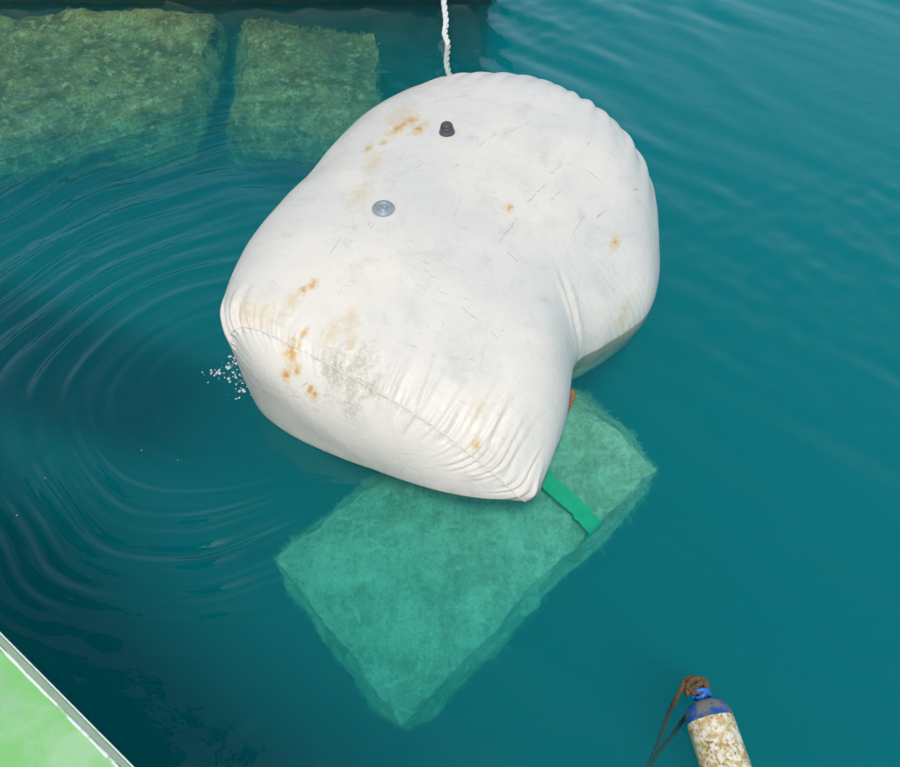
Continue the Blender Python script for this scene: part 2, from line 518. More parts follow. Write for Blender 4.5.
# ------------------------------------------------------------------ lift bag
STATIONS = [
    [(0.0, -0.45, -0.21), (0.0, -0.6, -0.06), (0.037, -0.689, 0.195), (0.082, -0.744, 0.39), (0.103, -0.647, 0.468), (0.084, -0.276, 0.398), (0.056, 0.114, 0.281), (0.025, 0.412, 0.136), (0.0, 0.63, -0.02), (0.0, 0.6, -0.091), (0.0, 0.42, -0.21), (0.0, 0.0, -0.252)],
    [(0.12, -0.5, -0.238), (0.12, -0.69, -0.056), (0.161, -0.797, 0.203), (0.214, -0.839, 0.413), (0.244, -0.659, 0.519), (0.225, -0.264, 0.452), (0.198, 0.126, 0.355), (0.165, 0.437, 0.218), (0.129, 0.628, 0.047), (0.12, 0.62, -0.084), (0.12, 0.45, -0.238), (0.12, 0.0, -0.28)],
    [(0.45, -0.55, -0.266), (0.45, -0.767, -0.07), (0.498, -0.912, 0.203), (0.563, -0.926, 0.425), (0.608, -0.676, 0.554), (0.606, -0.251, 0.55), (0.58, 0.154, 0.476), (0.533, 0.471, 0.328), (0.471, 0.631, 0.094), (0.45, 0.61, -0.098), (0.45, 0.45, -0.266), (0.45, 0.0, -0.308)],
    [(0.78, -0.55, -0.266), (0.78, -0.766, -0.07), (0.833, -0.918, 0.195), (0.911, -0.926, 0.429), (0.969, -0.668, 0.573), (0.977, -0.237, 0.593), (0.951, 0.168, 0.53), (0.888, 0.447, 0.367), (0.808, 0.58, 0.109), (0.76, 0.554, -0.118), (0.748, 0.46, -0.296), (0.78, 0.0, -0.308)],
    [(0.98, -0.55, -0.266), (0.98, -0.772, -0.07), (1.037, -0.935, 0.195), (1.114, -0.922, 0.413), (1.181, -0.659, 0.569), (1.2, -0.219, 0.608), (1.174, 0.197, 0.554), (1.105, 0.498, 0.39), (1.018, 0.675, 0.133), (0.93, 0.655, -0.104), (0.9, 0.53, -0.296), (0.98, 0.0, -0.308)],
    [(1.25, -0.55, -0.266), (1.25, -0.766, -0.07), (1.312, -0.933, 0.195), (1.397, -0.923, 0.413), (1.47, -0.647, 0.569), (1.493, -0.187, 0.612), (1.466, 0.228, 0.562), (1.395, 0.549, 0.41), (1.304, 0.781, 0.172), (1.2, 0.8, -0.076), (1.17, 0.61, -0.282), (1.25, 0.0, -0.308)],
    [(1.55, -0.5, -0.252), (1.55, -0.749, -0.07), (1.615, -0.896, 0.187), (1.711, -0.88, 0.413), (1.785, -0.617, 0.558), (1.809, -0.185, 0.601), (1.785, 0.228, 0.558), (1.711, 0.547, 0.413), (1.612, 0.748, 0.179), (1.51, 0.798, -0.08), (1.486, 0.572, -0.268), (1.55, 0.0, -0.28)],
    [(1.86, -0.47, -0.238), (1.86, -0.695, -0.063), (1.925, -0.806, 0.172), (2.016, -0.783, 0.365), (2.091, -0.555, 0.502), (2.121, -0.179, 0.552), (2.096, 0.198, 0.51), (2.016, 0.485, 0.374), (1.925, 0.659, 0.172), (1.86, 0.68, -0.05), (1.86, 0.46, -0.224), (1.86, 0.0, -0.266)],
    [(2.1, -0.4, -0.182), (2.1, -0.568, -0.05), (2.162, -0.642, 0.156), (2.23, -0.599, 0.293), (2.287, -0.435, 0.399), (2.318, -0.141, 0.452), (2.291, 0.146, 0.406), (2.234, 0.375, 0.312), (2.159, 0.513, 0.148), (2.1, 0.54, 0.0), (2.1, 0.38, -0.168), (2.1, 0.0, -0.21)],
]
CAP_FRONT = (-.085, (-.03, .02)); CAP_BACK = (2.36, (-.12, .12))
def cat(p0, p1, p2, p3, t):
    return .5 * ((2 * p1) + (-p0 + p2) * t + (2 * p0 - 5 * p1 + 4 * p2 - p3) * t * t + (-p0 + 3 * p1 - 3 * p2 + p3) * t ** 3)
RN = 420                               # points round one ring
def ring_dense(pts):
    P = np.array(pts, float); K = len(P)
    x = np.arange(RN) / RN * K
    i = x.astype(int); t = (x - i)[:, None]
    return cat(P[(i - 1) % K], P[i % K], P[(i + 1) % K], P[(i + 2) % K], t)
R0 = [ring_dense(p) for p in STATIONS]
rings = []; seam_row = None
CAPN = 34
c = np.array([CAP_FRONT[0], *CAP_FRONT[1]])
for i in range(CAPN):
    q = (i + .02) / CAPN
    g = R0[0].copy(); g[:, 1:] = c[1:] + (g[:, 1:] - c[1:]) * q
    g[:, 0] = c[0] + (R0[0][:, 0] - c[0]) * q ** 2.5
    rings.append(g)
seam_row = len(rings)
for i in range(len(R0) - 1):
    b_ = R0[i]; d_ = R0[i + 1]
    a_ = R0[i - 1] if i else 2 * b_ - d_
    e_ = R0[min(i + 2, len(R0) - 1)]
    m_ = max(4, int((d_[:, 0] - b_[:, 0]).mean() / 0.0105))
    for k in range(m_):
        rings.append(cat(a_, b_, d_, e_, k / m_))
back_row = len(rings)
c = np.array([CAP_BACK[0], *CAP_BACK[1]])
for i in range(CAPN, -1, -1):
    q = max(i, .02) / CAPN
    g = R0[-1].copy(); g[:, 1:] = c[1:] + (g[:, 1:] - c[1:]) * q
    g[:, 0] = c[0] + (R0[-1][:, 0] - c[0]) * q ** 2.2
    rings.append(g)
B = np.array(rings)                    # rows x RN x (s, q, z)
B = B[..., [1, 0, 2]]                  # local x = across, y = along, z = up
under = np.clip(-B[..., 2], 0, None)   # the submerged front tucks back under the bag
B[..., 1] += under * 1.1 * np.clip(1 - B[..., 1] / 1.2, 0, 1)
for row in (seam_row, None):
    row = back_row if row is None else row
    w_ = np.exp(-((np.arange(len(B)) - row) / (7.0 if row == seam_row else 4.0)) ** 2)[:, None, None]
    w_[0] = w_[-1] = 0
    for _ in range(46 if row == seam_row else 14):          # the weld sits on a softly rounded shoulder, not a sharp edge
        avg = B.copy(); avg[1:-1] = .25 * B[:-2] + .5 * B[1:-1] + .25 * B[2:]
        B = B * (1 - w_) + avg * w_
def normals(B):
    du = np.gradient(B, axis=0)
    dv = (np.roll(B, -1, 1) - np.roll(B, 1, 1)) * .5
    n = np.cross(dv, du)
    n /= np.linalg.norm(n, axis=-1, keepdims=True) + 1e-12
    cen = B.reshape(-1, 3).mean(0)
    if ((B - cen) * n).sum() < 0: n = -n
    return n
N = normals(B)
rows, cols = B.shape[:2]
S = B[..., 1]
SD = S - S[seam_row][None, :]           # distance past the near end seam
SB = S[back_row][None, :] - S          # distance before the far end seam
arc0 = np.r_[0, np.cumsum(np.linalg.norm(np.diff(R0[0], axis=0), axis=1))]     # metres along the end seam
ARC = np.broadcast_to(arc0, (rows, cols))
kk = np.arange(cols) / cols * 12
onTop = np.clip((kk - 2.5) / .5, 0, 1) * np.clip((8.7 - kk) / .4, 0, 1)
rb = random.Random(4)
disp = np.zeros((rows, cols))
lo, hi = arc0[int(2.6 / 12 * RN)], arc0[int(8.5 / 12 * RN)]
rowi = np.arange(rows)[:, None]
top_side = (rowi >= seam_row)
capd = np.where(rowi < seam_row, (1 - (rowi + .02) / CAPN) * 0.45, 0)          # rough distance below the seam on the end face
x = lo
while x < hi:
    L = rb.choice([.07, .10, .16, .22, .30]) * rb.uniform(.8, 1.2); A = rb.uniform(.004, .011) * (0.6 + L * 2.5) * (1.7 if x < (lo + hi) / 2 else 1.1)
    w = rb.uniform(.0065, .012); dr = rb.uniform(-.15, .15)
    d = (ARC - x - dr * SD) / (w * (1 + 1.6 * np.clip(SD, 0, 1)))
    f = np.clip(1 - SD / L, 0, 1) ** 1.2 * top_side + (rowi < seam_row) * np.clip(1 - capd / (L * .40), 0, 1) * np.clip((kk - 4.2) / 1.2, 0.15, 1)
    disp += A * f * (np.exp(-d * d) - 0.8 * np.exp(-(d - 1.7) ** 2)) * onTop
    x += rb.uniform(.016, .046)
# weld band beside the seam
disp += 0.0032 * top_side * onTop * (1 / (1 + np.exp((SD - .050) / .0025)))
disp += 0.0012 * onTop * np.exp(-((SD - .165) / .004) ** 2) * np.clip((ARC - (lo + hi) / 2) / .2, 0, 1)
# scallops where the far end seam is gathered
arcb = np.r_[0, np.cumsum(np.linalg.norm(np.diff(R0[-1], axis=0), axis=1))]
disp += 0.0125 * np.exp(-((SB - .13) / .16) ** 2) * np.abs(np.sin(np.pi * arcb / .082 + .5 * np.sin(arcb * 9))) * np.clip((kk - 3) / 1, 0, 1)
disp += 0.0035 * np.exp(-((SB - .25) / .3) ** 2) * np.sin(2 * np.pi * arcb / .11 + 1.5 * np.sin(arcb * 5)) * np.clip((kk - 4.5) / 1, 0, 1)
# the pinched fold at the waist and fine gathers behind it
ax, ay, bx, by = (0.451, 0.927, 0.586, 0.815)
t = np.clip(((B[..., 0] - ax) * (bx - ax) + (S - ay) * (by - ay)) / ((bx - ax) ** 2 + (by - ay) ** 2), 0, 1)
ddn = ((B[..., 0] - ax) * (by - ay) - (S - ay) * (bx - ax)) / math.hypot(bx - ax, by - ay)
along = np.hypot(B[..., 0] - (ax + t * (bx - ax)), S - (ay + t * (by - ay)))
sel = np.exp(-(np.maximum(along - np.abs(ddn), 0) / .03) ** 2) * (B[..., 2] > -.1) * np.sin(np.pi * np.clip(t * .85 + .12, 0, 1))
disp += sel * (-0.017 * np.exp(-(ddn / .010) ** 2) + 0.010 * np.exp(-((ddn - .026) / .012) ** 2) + 0.008 * np.exp(-((ddn + .026) / .014) ** 2))
g = np.clip((B[..., 0] - .45) / .15, 0, 1) * np.exp(-((S - by - .32) / .16) ** 2)
disp += 0.0016 * g * np.sin(2 * np.pi * S / .034 + 2 * np.sin(B[..., 2] * 9))
# slack, uneven fabric
for j in range(rows):
    for i in range(cols):
        p = Vector(B[j, i])
        disp[j, i] += 0.0060 * mnoise.noise(p * 2.6) + 0.0016 * mnoise.noise(p * 9.0)
def push(B, N, disp): return B + N * disp[..., None]
BAG = push(B, N, disp)
BN = normals(BAG)
BAG_POS = (-0.26, 2.11, 0.0)
BAG_ROT = math.atan2(-.37, .93)
M = Mat('white coated fabric')
def blob(M, pts, sx=1.0):
    """Irregular stains at given places (x, y, z, radius)."""
    n1 = M.noise(26, 5, 0.65, dist=.6); n2 = M.noise(90, 2)
    nn = M.math('ADD', M.math('MULTIPLY', M.math('SUBTRACT', n1, .5), 2.6), M.math('MULTIPLY', M.math('SUBTRACT', n2, .5), .9))
    acc = None
    for (x, y, z, r) in pts:
        d = M.vmath('LENGTH', M.vmath('MULTIPLY', M.vmath('SUBTRACT', M.co(), (x, y, z)), (1.25, .72, 1.0)))
        v = M.math('SUBTRACT', 1.0, M.math('DIVIDE', d, r))
        acc = v if acc is None else M.math('MAXIMUM', acc, v)
    return M.math('ADD', acc, nn)
def scratch(M, segs):
    acc = None
    wob = M.node('ShaderNodeTexNoise'); wob.inputs['Scale'].default_value = 7
    M.put(wob.inputs['Vector'], M.co())
    p = M.vmath('ADD', M.co(), M.vmath('SCALE', M.vmath('SUBTRACT', wob.outputs['Color'], (.5, .5, .5)), scale=.05))
    for a, b, w in segs:
        a = Vector(a); b = Vector(b); ab = b - a
        pa = M.vmath('SUBTRACT', p, tuple(a))
        h = M.math('DIVIDE', M.vmath('DOT_PRODUCT', pa, tuple(ab)), ab.length_squared, clamp=True)
        pr = M.vmath('SCALE', tuple(ab), scale=h)
        d = M.vmath('LENGTH', M.vmath('SUBTRACT', pa, pr))
        v = M.math('SUBTRACT', 1.0, M.math('DIVIDE', d, w))
        acc = v if acc is None else M.math('MAXIMUM', acc, v)
    return acc
white = M.mix(M.step(M.noise(1.7, 5), .35, .7), (0.78, 0.725, 0.64), (0.665, 0.64, 0.59))
white = M.mix(M.step(M.noise(4.2, 7, .65), .56, .72, 0, .45), white, (0.58, 0.565, 0.50))
white = M.mix(M.step(M.noise(1.0, 6, .7, co=M.scaled((18, 55, 18))), .60, .72, 0, .45), white, (0.40, 0.40, 0.38))
white = M.mix(M.step(M.noise(1.0, 6, .7, co=M.scaled((60, 16, 30))), .62, .73, 0, .42), white, (0.42, 0.41, 0.38))
white = M.mix(M.step(M.noise(3.1, 8, .72, dist=.8), .50, .74, 0, .38), white, (0.50, 0.485, 0.45))
white = M.mix(M.step(M.noise(8.5, 8, .75), .54, .72, 0, .30), white, (0.46, 0.45, 0.41))
white = M.mix(M.step(M.noise(55, 5, .7), .68, .75, 0, .35), white, (0.45, 0.43, 0.38))
SCR = [((-0.359, -0.01, 0.321), (-0.229, 0.155, 0.421), 0.006), ((0.144, 0.816, 0.519), (0.225, 1.328, 0.557), 0.006), ((0.196, 1.316, 0.565), (0.327, 1.737, 0.53), 0.006), ((0.489, 1.318, 0.439), (0.599, 1.677, 0.373), 0.012), ((0.095, 0.526, 0.477), (0.412, 0.426, 0.334), 0.0045), ((-0.166, 0.91, 0.582), (0.032, 0.882, 0.553), 0.0045), ((0.3, 0.504, 0.408), (0.53, 0.606, 0.276), 0.0045), ((0.32, 0.675, 0.436), (0.474, 0.606, 0.336), 0.004), ((0.07, 0.301, 0.409), (0.269, 0.341, 0.364), 0.004), ((0.222, 1.561, 0.566), (0.444, 1.519, 0.48), 0.0045), ((0.234, 0.941, 0.505), (0.422, 0.924, 0.396), 0.004), ((0.54, 1.178, 0.375), (0.68, 1.74, 0.257), 0.004), ((-0.09, 0.276, 0.435), (0.459, 0.295, 0.259), 0.0035), ((-0.083, 0.598, 0.529), (0.491, 0.656, 0.321), 0.0035), ((-0.382, 0.629, 0.563), (-0.302, 0.978, 0.596), 0.004), ((-0.498, 1.687, 0.59), (-0.329, 1.822, 0.595), 0.005), ((-0.379, 0.726, 0.576), (-0.376, 0.823, 0.585), 0.006), ((-0.079, 1.839, 0.596), (0.141, 1.827, 0.573), 0.004), ((-0.06, 0.274, 0.428), (0.247, 0.284, 0.35), 0.0035), ((-0.148, 1.34, 0.61), (-0.076, 1.553, 0.608), 0.004), ((-0.175, 1.212, 0.607), (-0.148, 1.34, 0.61), 0.005), ((-0.218, 0.643, 0.554), (-0.061, 0.635, 0.533), 0.004), ((-0.098, 0.519, 0.512), (0.153, 0.561, 0.471), 0.0035), ((-0.474, 0.533, 0.553), (-0.472, 0.688, 0.574), 0.005), ((-0.054, 1.552, 0.607), (0.031, 1.691, 0.598), 0.006), ((0.25, 1.166, 0.536), (0.304, 1.315, 0.53), 0.007), ((0.423, 1.141, 0.45), (0.429, 1.271, 0.468), 0.005), ((0.64, 1.045, 0.212), (0.709, 1.31, 0.263), 0.004), ((-0.399, 1.084, 0.603), (-0.32, 1.2, 0.608), 0.005), ((-0.091, 1.069, 0.593), (-0.059, 0.923, 0.572), 0.004), ((-0.301, 0.343, 0.492), (-0.168, 0.356, 0.475), 0.0035), ((0.314, 0.224, 0.301), (0.439, 0.595, 0.361), 0.003), ((0.066, 0.726, 0.526), (0.098, 0.821, 0.532), 0.006), ((0.172, 0.868, 0.517), (0.255, 0.838, 0.484), 0.005)]
sc_ = scratch(M, SCR)
white = M.mix(M.math('MULTIPLY', M.step(sc_, .1, 1.0, 0, .55), M.step(M.noise(40, 4), .30, .45)), white, (0.30, 0.29, 0.27))
GR = [(-0.231, 0.053, 0.363, 0.12), (-0.154, 0.04, 0.335, 0.11), (-0.261, 0.073, 0.386, 0.09), (-0.151, 0.132, 0.394, 0.09), (-0.145, 0.001, 0.294, 0.08), (-0.087, 0.071, 0.347, 0.08)]
white = M.mix(M.math('MULTIPLY', M.step(blob(M, GR), .05, 1.1, 0, .62), M.step(M.noise(70, 4), .3, .6, .35, 1)), white, (0.36, 0.31, 0.20))
YS_ = [(0.724, 1.078, 0.095, 0.05), (0.721, 1.107, 0.134, 0.04), (0.727, 1.062, 0.058, 0.04), (-0.271, 0.287, 0.472, 0.05), (-0.253, 0.253, 0.458, 0.045), (-0.227, 0.188, 0.433, 0.04), (-0.603, 1.552, 0.577, 0.11), (-0.554, 1.126, 0.591, 0.08), (-0.499, 0.879, 0.589, 0.09), (-0.669, 0.143, 0.485, 0.07), (-0.6, 0.153, 0.489, 0.06), (-0.516, 0.24, 0.506, 0.05), (0.333, 0.178, 0.274, 0.05), (-0.316, 0.194, 0.453, 0.06)]
white = M.mix(M.step(blob(M, YS_), -.25, 1.2, 0, .48), white, (0.62, 0.47, 0.21))
ORG = [(-0.532, 1.497, 0.591, 0.055), (-0.559, 1.419, 0.589, 0.06), (-0.545, 1.465, 0.59, 0.05), (-0.453, 1.441, 0.602, 0.05), (-0.576, 1.298, 0.587, 0.03), (-0.629, 1.237, 0.576, 0.032), (-0.474, 0.352, 0.522, 0.026), (-0.496, 0.316, 0.518, 0.022), (-0.438, 0.074, 0.42, 0.042), (-0.426, 0.054, 0.401, 0.034), (-0.431, -0.001, 0.342, 0.034), (-0.393, 0.027, 0.369, 0.022), (-0.324, -0.011, 0.313, 0.024), (-0.299, -0.018, 0.3, 0.026), (-0.414, 0.149, 0.457, 0.02), (0.128, 1.084, 0.561, 0.026), (0.595, 1.27, 0.355, 0.034), (0.367, 0.071, 0.194, 0.026)]
ob = blob(M, ORG)
white = M.mix(M.step(ob, -.35, .5, 0, .45), white, (0.68, 0.46, 0.15))
white = M.mix(M.step(ob, .30, 1.1, 0, .85), white, M.mix(M.noise(45, 4), (0.50, 0.20, 0.03), (0.72, 0.36, 0.06)))
nb = M.bump(M.noise(11, 6, .62, dist=.5), 0.34, .012, M.bump(M.noise(160, 2), .12, .002))
wet = M.node('ShaderNodeSeparateXYZ'); M.put(wet.inputs[0], M.co())
wl = M.math('ADD', wet.outputs[2], M.math('MULTIPLY', M.math('SUBTRACT', M.noise(12, 4), .5), .05))
white = M.mix(M.step(wl, .035, -.02, 0, .45), white, (0.42, 0.43, 0.33))
cv = M.node('ShaderNodeTexVoronoi', feature='DISTANCE_TO_EDGE'); cv.inputs['Scale'].default_value = 4.2
cw = M.node('ShaderNodeTexNoise'); cw.inputs['Scale'].default_value = 2.4; cw.inputs['Detail'].default_value = 5
M.put(cw.inputs['Vector'], M.co())
M.put(cv.inputs['Vector'], M.vmath('ADD', M.co(), M.vmath('SCALE', cw.outputs['Color'], scale=.55)))
crease = M.math('MULTIPLY', M.step(cv.outputs['Distance'], 0, .05), M.step(M.noise(3.3, 2), .42, .6, .25, 1))
nb = M.bump(crease, .16, .006, nb)
bag_m = M.bsdf(white, M.step(M.noise(6, 4), .3, .7, .38, .55), normal=nb, spec=.45)

bag = thing('lift_bag', 'big white inflated lift bag with orange rust stains floating in the water', 'lift bag', BAG_POS, BAG_ROT)
flat = BAG.reshape(-1, 3)
I = np.arange(rows * cols).reshape(rows, cols)
J = np.roll(I, -1, 1)
F4 = np.stack([I[:-1], J[:-1], J[1:], I[1:]], -1).reshape(-1, 4).tolist()
F4.append(I[0].tolist()[::-1]); F4.append(I[-1].tolist())
obj('bag_skin', flat.tolist(), F4, bag_m, bag)
M = Mat('seam weld')
seam_m = M.bsdf(M.mix(M.noise(30, 4), (0.70, 0.68, 0.62), (0.82, 0.81, 0.78)), .5)
def seam(row, k0, k1, r, lift):
    ks = range(int(k0 / 12 * RN), int(k1 / 12 * RN), 2)
    path = [Vector(BAG[row, k]) + Vector(BN[row, k]) * lift + Vector((0, .003 * mnoise.noise(Vector((k * .09, row, 0))), .002 * mnoise.noise(Vector((k * .3, 1, row))))) for k in ks]
    V, Fc = tube_mesh(path, lambda t: r * (1 + .5 * mnoise.noise(Vector((t * 60, row, 2)))), 6)
    obj('end_seam', V, Fc, seam_m, bag)
seam(seam_row, 2.75, 8.75, .0036, .0005)
seam(back_row, 1.2, 8.9, .0036, .001)

def on_bag(x, y):
    """Position and normal on the upper skin nearest to local x, y."""
    d = (BAG[..., 0] - x) ** 2 + (BAG[..., 1] - y) ** 2 + np.where(BAG[..., 2] < .1, 9, 0)
    j, i = np.unravel_index(d.argmin(), d.shape)
    return Vector(BAG[j, i]), Vector(BN[j, i])
def seat(o, pos, nrm, lift=0.0):
    o.location = pos + nrm * lift
    o.rotation_mode = 'QUATERNION'
    o.rotation_quaternion = nrm.to_track_quat('Z', 'Y')
M = Mat('grey valve plastic')
valve_m = M.bsdf(M.mix(M.noise(30, 4), (0.22, 0.27, 0.30), (0.36, 0.41, 0.43)), .4)
M = Mat('dark valve plastic')
dark_m = M.bsdf(M.mix(M.noise(40, 4), (0.045, 0.045, 0.055), (0.11, 0.11, 0.12)), .45)
p, nrm = on_bag(*(-0.375, 0.842))
V, Fc = lathe([(0, .010), (.018, .010), (.020, .004), (.029, .004), (.031, .013), (.034, .014), (.036, .009), (.048, .007), (.051, .003), (.051, -.006), (0, -.006)], 36)
fl = obj('valve_flange', V, Fc, valve_m, bag); seat(fl, p, nrm)
V, Fc = lathe([(0, .022), (.007, .022), (.0105, .018), (.0115, .010), (.0115, .002), (0, .002)], 20)
obj('valve_plug', [v + Vector((.006, -.003, 0)) for v in V], Fc, valve_m, fl)
p, nrm = on_bag(*(-0.306, 1.446))
V, Fc = lathe([(0, .030), (.022, .030), (.030, .027), (.033, .020), (.033, .012), (.036, .010), (.038, .002), (.038, -.006), (0, -.006)], 28)
rv = obj('relief_valve', V, Fc, dark_m, bag); seat(rv, p, nrm)
V, Fc = lathe([(0, .051), (.014, .051), (.022, .048), (.027, .043), (.027, .039), (.023, .038), (.023, .035), (.030, .034), (.031, .026), (0, .026)], 24)
obj('valve_cap', V, Fc, dark_m, rv)

# ------------------------------------------------------------------ green sling and orange lashing
M = Mat('green webbing')
sling_m = M.bsdf(M.mix(M.noise(25, 4), (0.03, 0.46, 0.18), (0.08, 0.75, 0.38)), .7, normal=M.bump(M.voro(140), .3, .002))
ctr = smooth_path([(.38, 2.52, -.16), (.42, 2.40, -.40), (.46, 2.325, -.49), (.53, 2.255, -.515), (.60, 2.19, -.535), (.655, 2.13, -.56), (.690, 2.105, -.60), (.68, 2.14, -.72)], 8)
V = []; Fc = []
for i, p in enumerate(ctr):
    t = (ctr[min(i + 1, len(ctr) - 1)] - ctr[max(i - 1, 0)]).normalized()
    w = Vector((.74, .67, .12)); w = (w - t * w.dot(t)).normalized() * (.042 + .012 * mnoise.noise(Vector((i * .35, 0, 3))))
    nn = t.cross(w).normalized() * .003
    lift = Vector((0, 0, .012 + .008 * mnoise.noise(Vector((i * .5, 4, 0)))))
    V += [p - w - nn + lift, p + w - nn + lift, p + w + nn + lift, p - w + nn + lift]
for i in range(len(ctr) - 1):
    for k in range(4):
        Fc.append((i * 4 + k, i * 4 + (k + 1) % 4, i * 4 + 4 + (k + 1) % 4, i * 4 + 4 + k))
tag(obj('lifting_sling', V, Fc, sling_m, smooth=False), 'bright green flat webbing sling running underwater across the concrete block', 'sling')
M = Mat('orange rope fibre')
orange_m = M.bsdf(M.mix(M.noise(60, 3), (0.40, 0.12, 0.05), (0.62, 0.28, 0.12)), .8)
pth = smooth_path([(.50, 2.62, -.14), (.540, 2.52, -.05), (.556, 2.485, -.025), (.550, 2.455, -.05), (.53, 2.44, -.12), (.50, 2.43, -.25), (.47, 2.44, -.50)], 10)
parts = [tube_mesh(strand_path(pth, .006, .06, k * 2.1), .006, 6) for k in range(3)]
V, Fc = join(*parts)
tag(obj('lashing_rope', V, Fc, orange_m), 'short end of orange rope at the waist of the white bag', 'rope')

# ------------------------------------------------------------------ white twisted rope from the quay
M = Mat('white rope fibre')
wrope_m = M.bsdf(M.mix(M.noise(50, 4), (0.62, 0.63, 0.60), (0.86, 0.86, 0.83)), .8)
pth = smooth_path([(-.10, 6.10, 1.08), (-.075, 5.985, 1.06), (-.065, 5.95, .55), (-.05, 5.88, .20), (-.028, 5.72, .06), (-.035, 5.62, .02), (-.015, 5.52, -.01), (-.022, 5.38, -.07), (.012, 5.2, -.12), (.0, 5.05, -.16), (.02, 4.7, -.20), (.05, 4.3, -.16), (.10, 3.98, -.08)], 30)
parts = [tube_mesh(strand_path(pth, .011, .14, k * 2 * math.pi / 3), .0105, 7) for k in range(3)]
V, Fc = join(*parts)
tag(obj('mooring_rope', V, Fc, wrope_m), 'white twisted rope running from the quay down into the water behind the bag', 'rope')

# ------------------------------------------------------------------ floating gas cylinder with its rope
M = Mat('worn white paint')
a = M.noise(42, 6, .75); b = M.noise(85, 5, .7); c = M.noise(12, 3)
colr = M.mix(M.step(a, .42, .56), (0.82, 0.77, 0.64), (0.56, 0.41, 0.16))
colr = M.mix(M.step(M.math('ADD', b, M.math('MULTIPLY', M.math('SUBTRACT', c, .5), .5)), .57, .66), colr, (0.24, 0.11, 0.05))
colr = M.mix(M.step(M.noise(110, 3), .65, .72), colr, (0.07, 0.05, 0.035))
cylw_m = M.bsdf(colr, .6, normal=M.bump(b, .6, .004))
M = Mat('worn blue paint')
colr = M.mix(M.step(M.noise(13, 6, .65), .46, .60), (0.012, 0.085, 0.33), (0.19, 0.18, 0.165))
colr = M.mix(M.step(M.noise(45, 5, .7), .58, .68), colr, (0.10, 0.055, 0.03))
cylb_m = M.bsdf(colr, .35, normal=M.bump(M.noise(50, 4), .3, .003))
M = Mat('rusty brass')
brass_m = M.bsdf(M.mix(M.noise(40, 5), (0.30, 0.15, 0.05), (0.10, 0.05, 0.025)), .5, metal=.4)
M = Mat('brown rope fibre')
brope_m = M.bsdf(M.mix(M.noise(45, 5), (0.035, 0.02, 0.012), (0.27, 0.14, 0.055)), .9)
M = Mat('blue cord')
bcord_m = M.bsdf(M.mix(M.noise(60, 3), (0.01, 0.12, 0.55), (0.03, 0.28, 0.75)), .5)
cyl = thing('gas_cylinder', 'rust speckled white gas cylinder with blue shoulder afloat at the bottom right', 'gas cylinder', (0.880, 1.01, 0.025))
axis_ = Vector((-.17, .98, .07)).normalized()
cyl.rotation_mode = 'QUATERNION'
cyl.rotation_quaternion = axis_.to_track_quat('Z', 'Y')
R_ = .080
V, Fc = lathe([(0, -.62), (.05, -.615), (.068, -.60), (R_, -.57), (R_, -.3), (R_ + .0008, -.15), (R_, -.02), (R_, 0)], 48)
obj('body', V, Fc, cylw_m, cyl)
prof = [(R_ + .0012, -.004), (R_ + .0012, .002)] + [(.020 + (R_ - .020) * math.cos(t) ** .8, .062 * math.sin(t)) for t in np.linspace(.08, 1.5, 12)] + [(.019, .064), (.019, .074), (0, .074)]
V, Fc = lathe(prof, 48)
obj('shoulder', V, Fc, cylb_m, cyl)
vb = lathe([(0, .070), (.014, .070), (.014, .088), (.017, .090), (.017, .108), (.011, .112), (.011, .124), (0, .126)], 20)
vh = lathe([(0, -.006), (.008, -.006), (.008, .026), (.015, .027), (.015, .040), (0, .042)], 16)
rot = Matrix.Rotation(math.radians(90), 4, 'Y')
V, Fc = join(vb, ([rot @ v + Vector((.012, 0, .099)) for v in vh[0]], vh[1]))
obj('valve', V, Fc, brass_m, cyl)
mwc = Matrix.Translation((0.880, 1.01, 0.025)) @ axis_.to_track_quat('Z', 'Y').to_matrix().to_4x4()
loop = []
for k in range(25):
    t = k / 24 * 2 * math.pi
    loop.append(mwc @ Vector((.026 * math.cos(t), .026 * math.sin(t), .082 + .012 * math.sin(t * 1 + .6))))
l2 = [mwc @ Vector((.020 * math.cos(t), .030 * math.sin(t), .094 + .024 * math.cos(t + 2.3))) for t in np.linspace(0, 6.28, 25)]
V, Fc = join(tube_mesh(loop, .0085, 8), tube_mesh(l2, .0075, 8))
tag(obj('blue_lashing', V, Fc, bcord_m), 'bright blue cord tied round the neck of the rusty cylinder', 'cord')
# brown rope knotted over the valve, with two ends trailing under water
h0 = mwc @ Vector((0, 0, .10))
k1 = [h0 + Vector(v) for v in ((.016, -.020, .004), (.020, .004, .018), (.002, .020, .026), (-.022, .026, .020), (-.040, .014, .010), (-.034, -.004, .022), (-.012, .004, .034), (.004, .018, .030), (-.016, .034, .022), (-.046, .030, .012), (-.056, .012, .004))]
end1 = k1 + [Vector(p) for p in ((.785, 1.088, -.03), (.790, 1.09, -.20), (.790, 1.06, -.40), (.785, 1.03, -.65), (.79, .96, -1.0), (.80, .90, -1.5))]
k2 = [h0 + Vector(v) for v in ((.026, .000, .000), (.024, .020, .012), (.010, .030, .018), (-.008, .028, .030), (-.030, .022, .030), (-.044, .006, .020), (-.030, -.012, .016), (-.004, -.018, .020), (.008, -.036, .006), (-.03, -.05, -.03))]
end2 = k2 + [Vector(p) for p in ((.835, 1.058, -.06), (.838, 1.07, -.18), (.83, 1.07, -.36), (.81, 1.06, -.56), (.79, 1.02, -.80), (.77, .98, -1.2))]
parts = []
for e in (end1, end2):
    pth = smooth_path(e, 14)
    parts += [tube_mesh(strand_path(pth, .0042, .040, k * 2.1), lambda t: .0048 * (1 + .25 * mnoise.noise(Vector((t * 40, 1, 0)))), 6) for k in range(3)]
V, Fc = join(*parts)
tag(obj('knotted_rope', V, Fc, brope_m), 'brown knotted rope on the cylinder valve, its ends trailing underwater', 'rope')

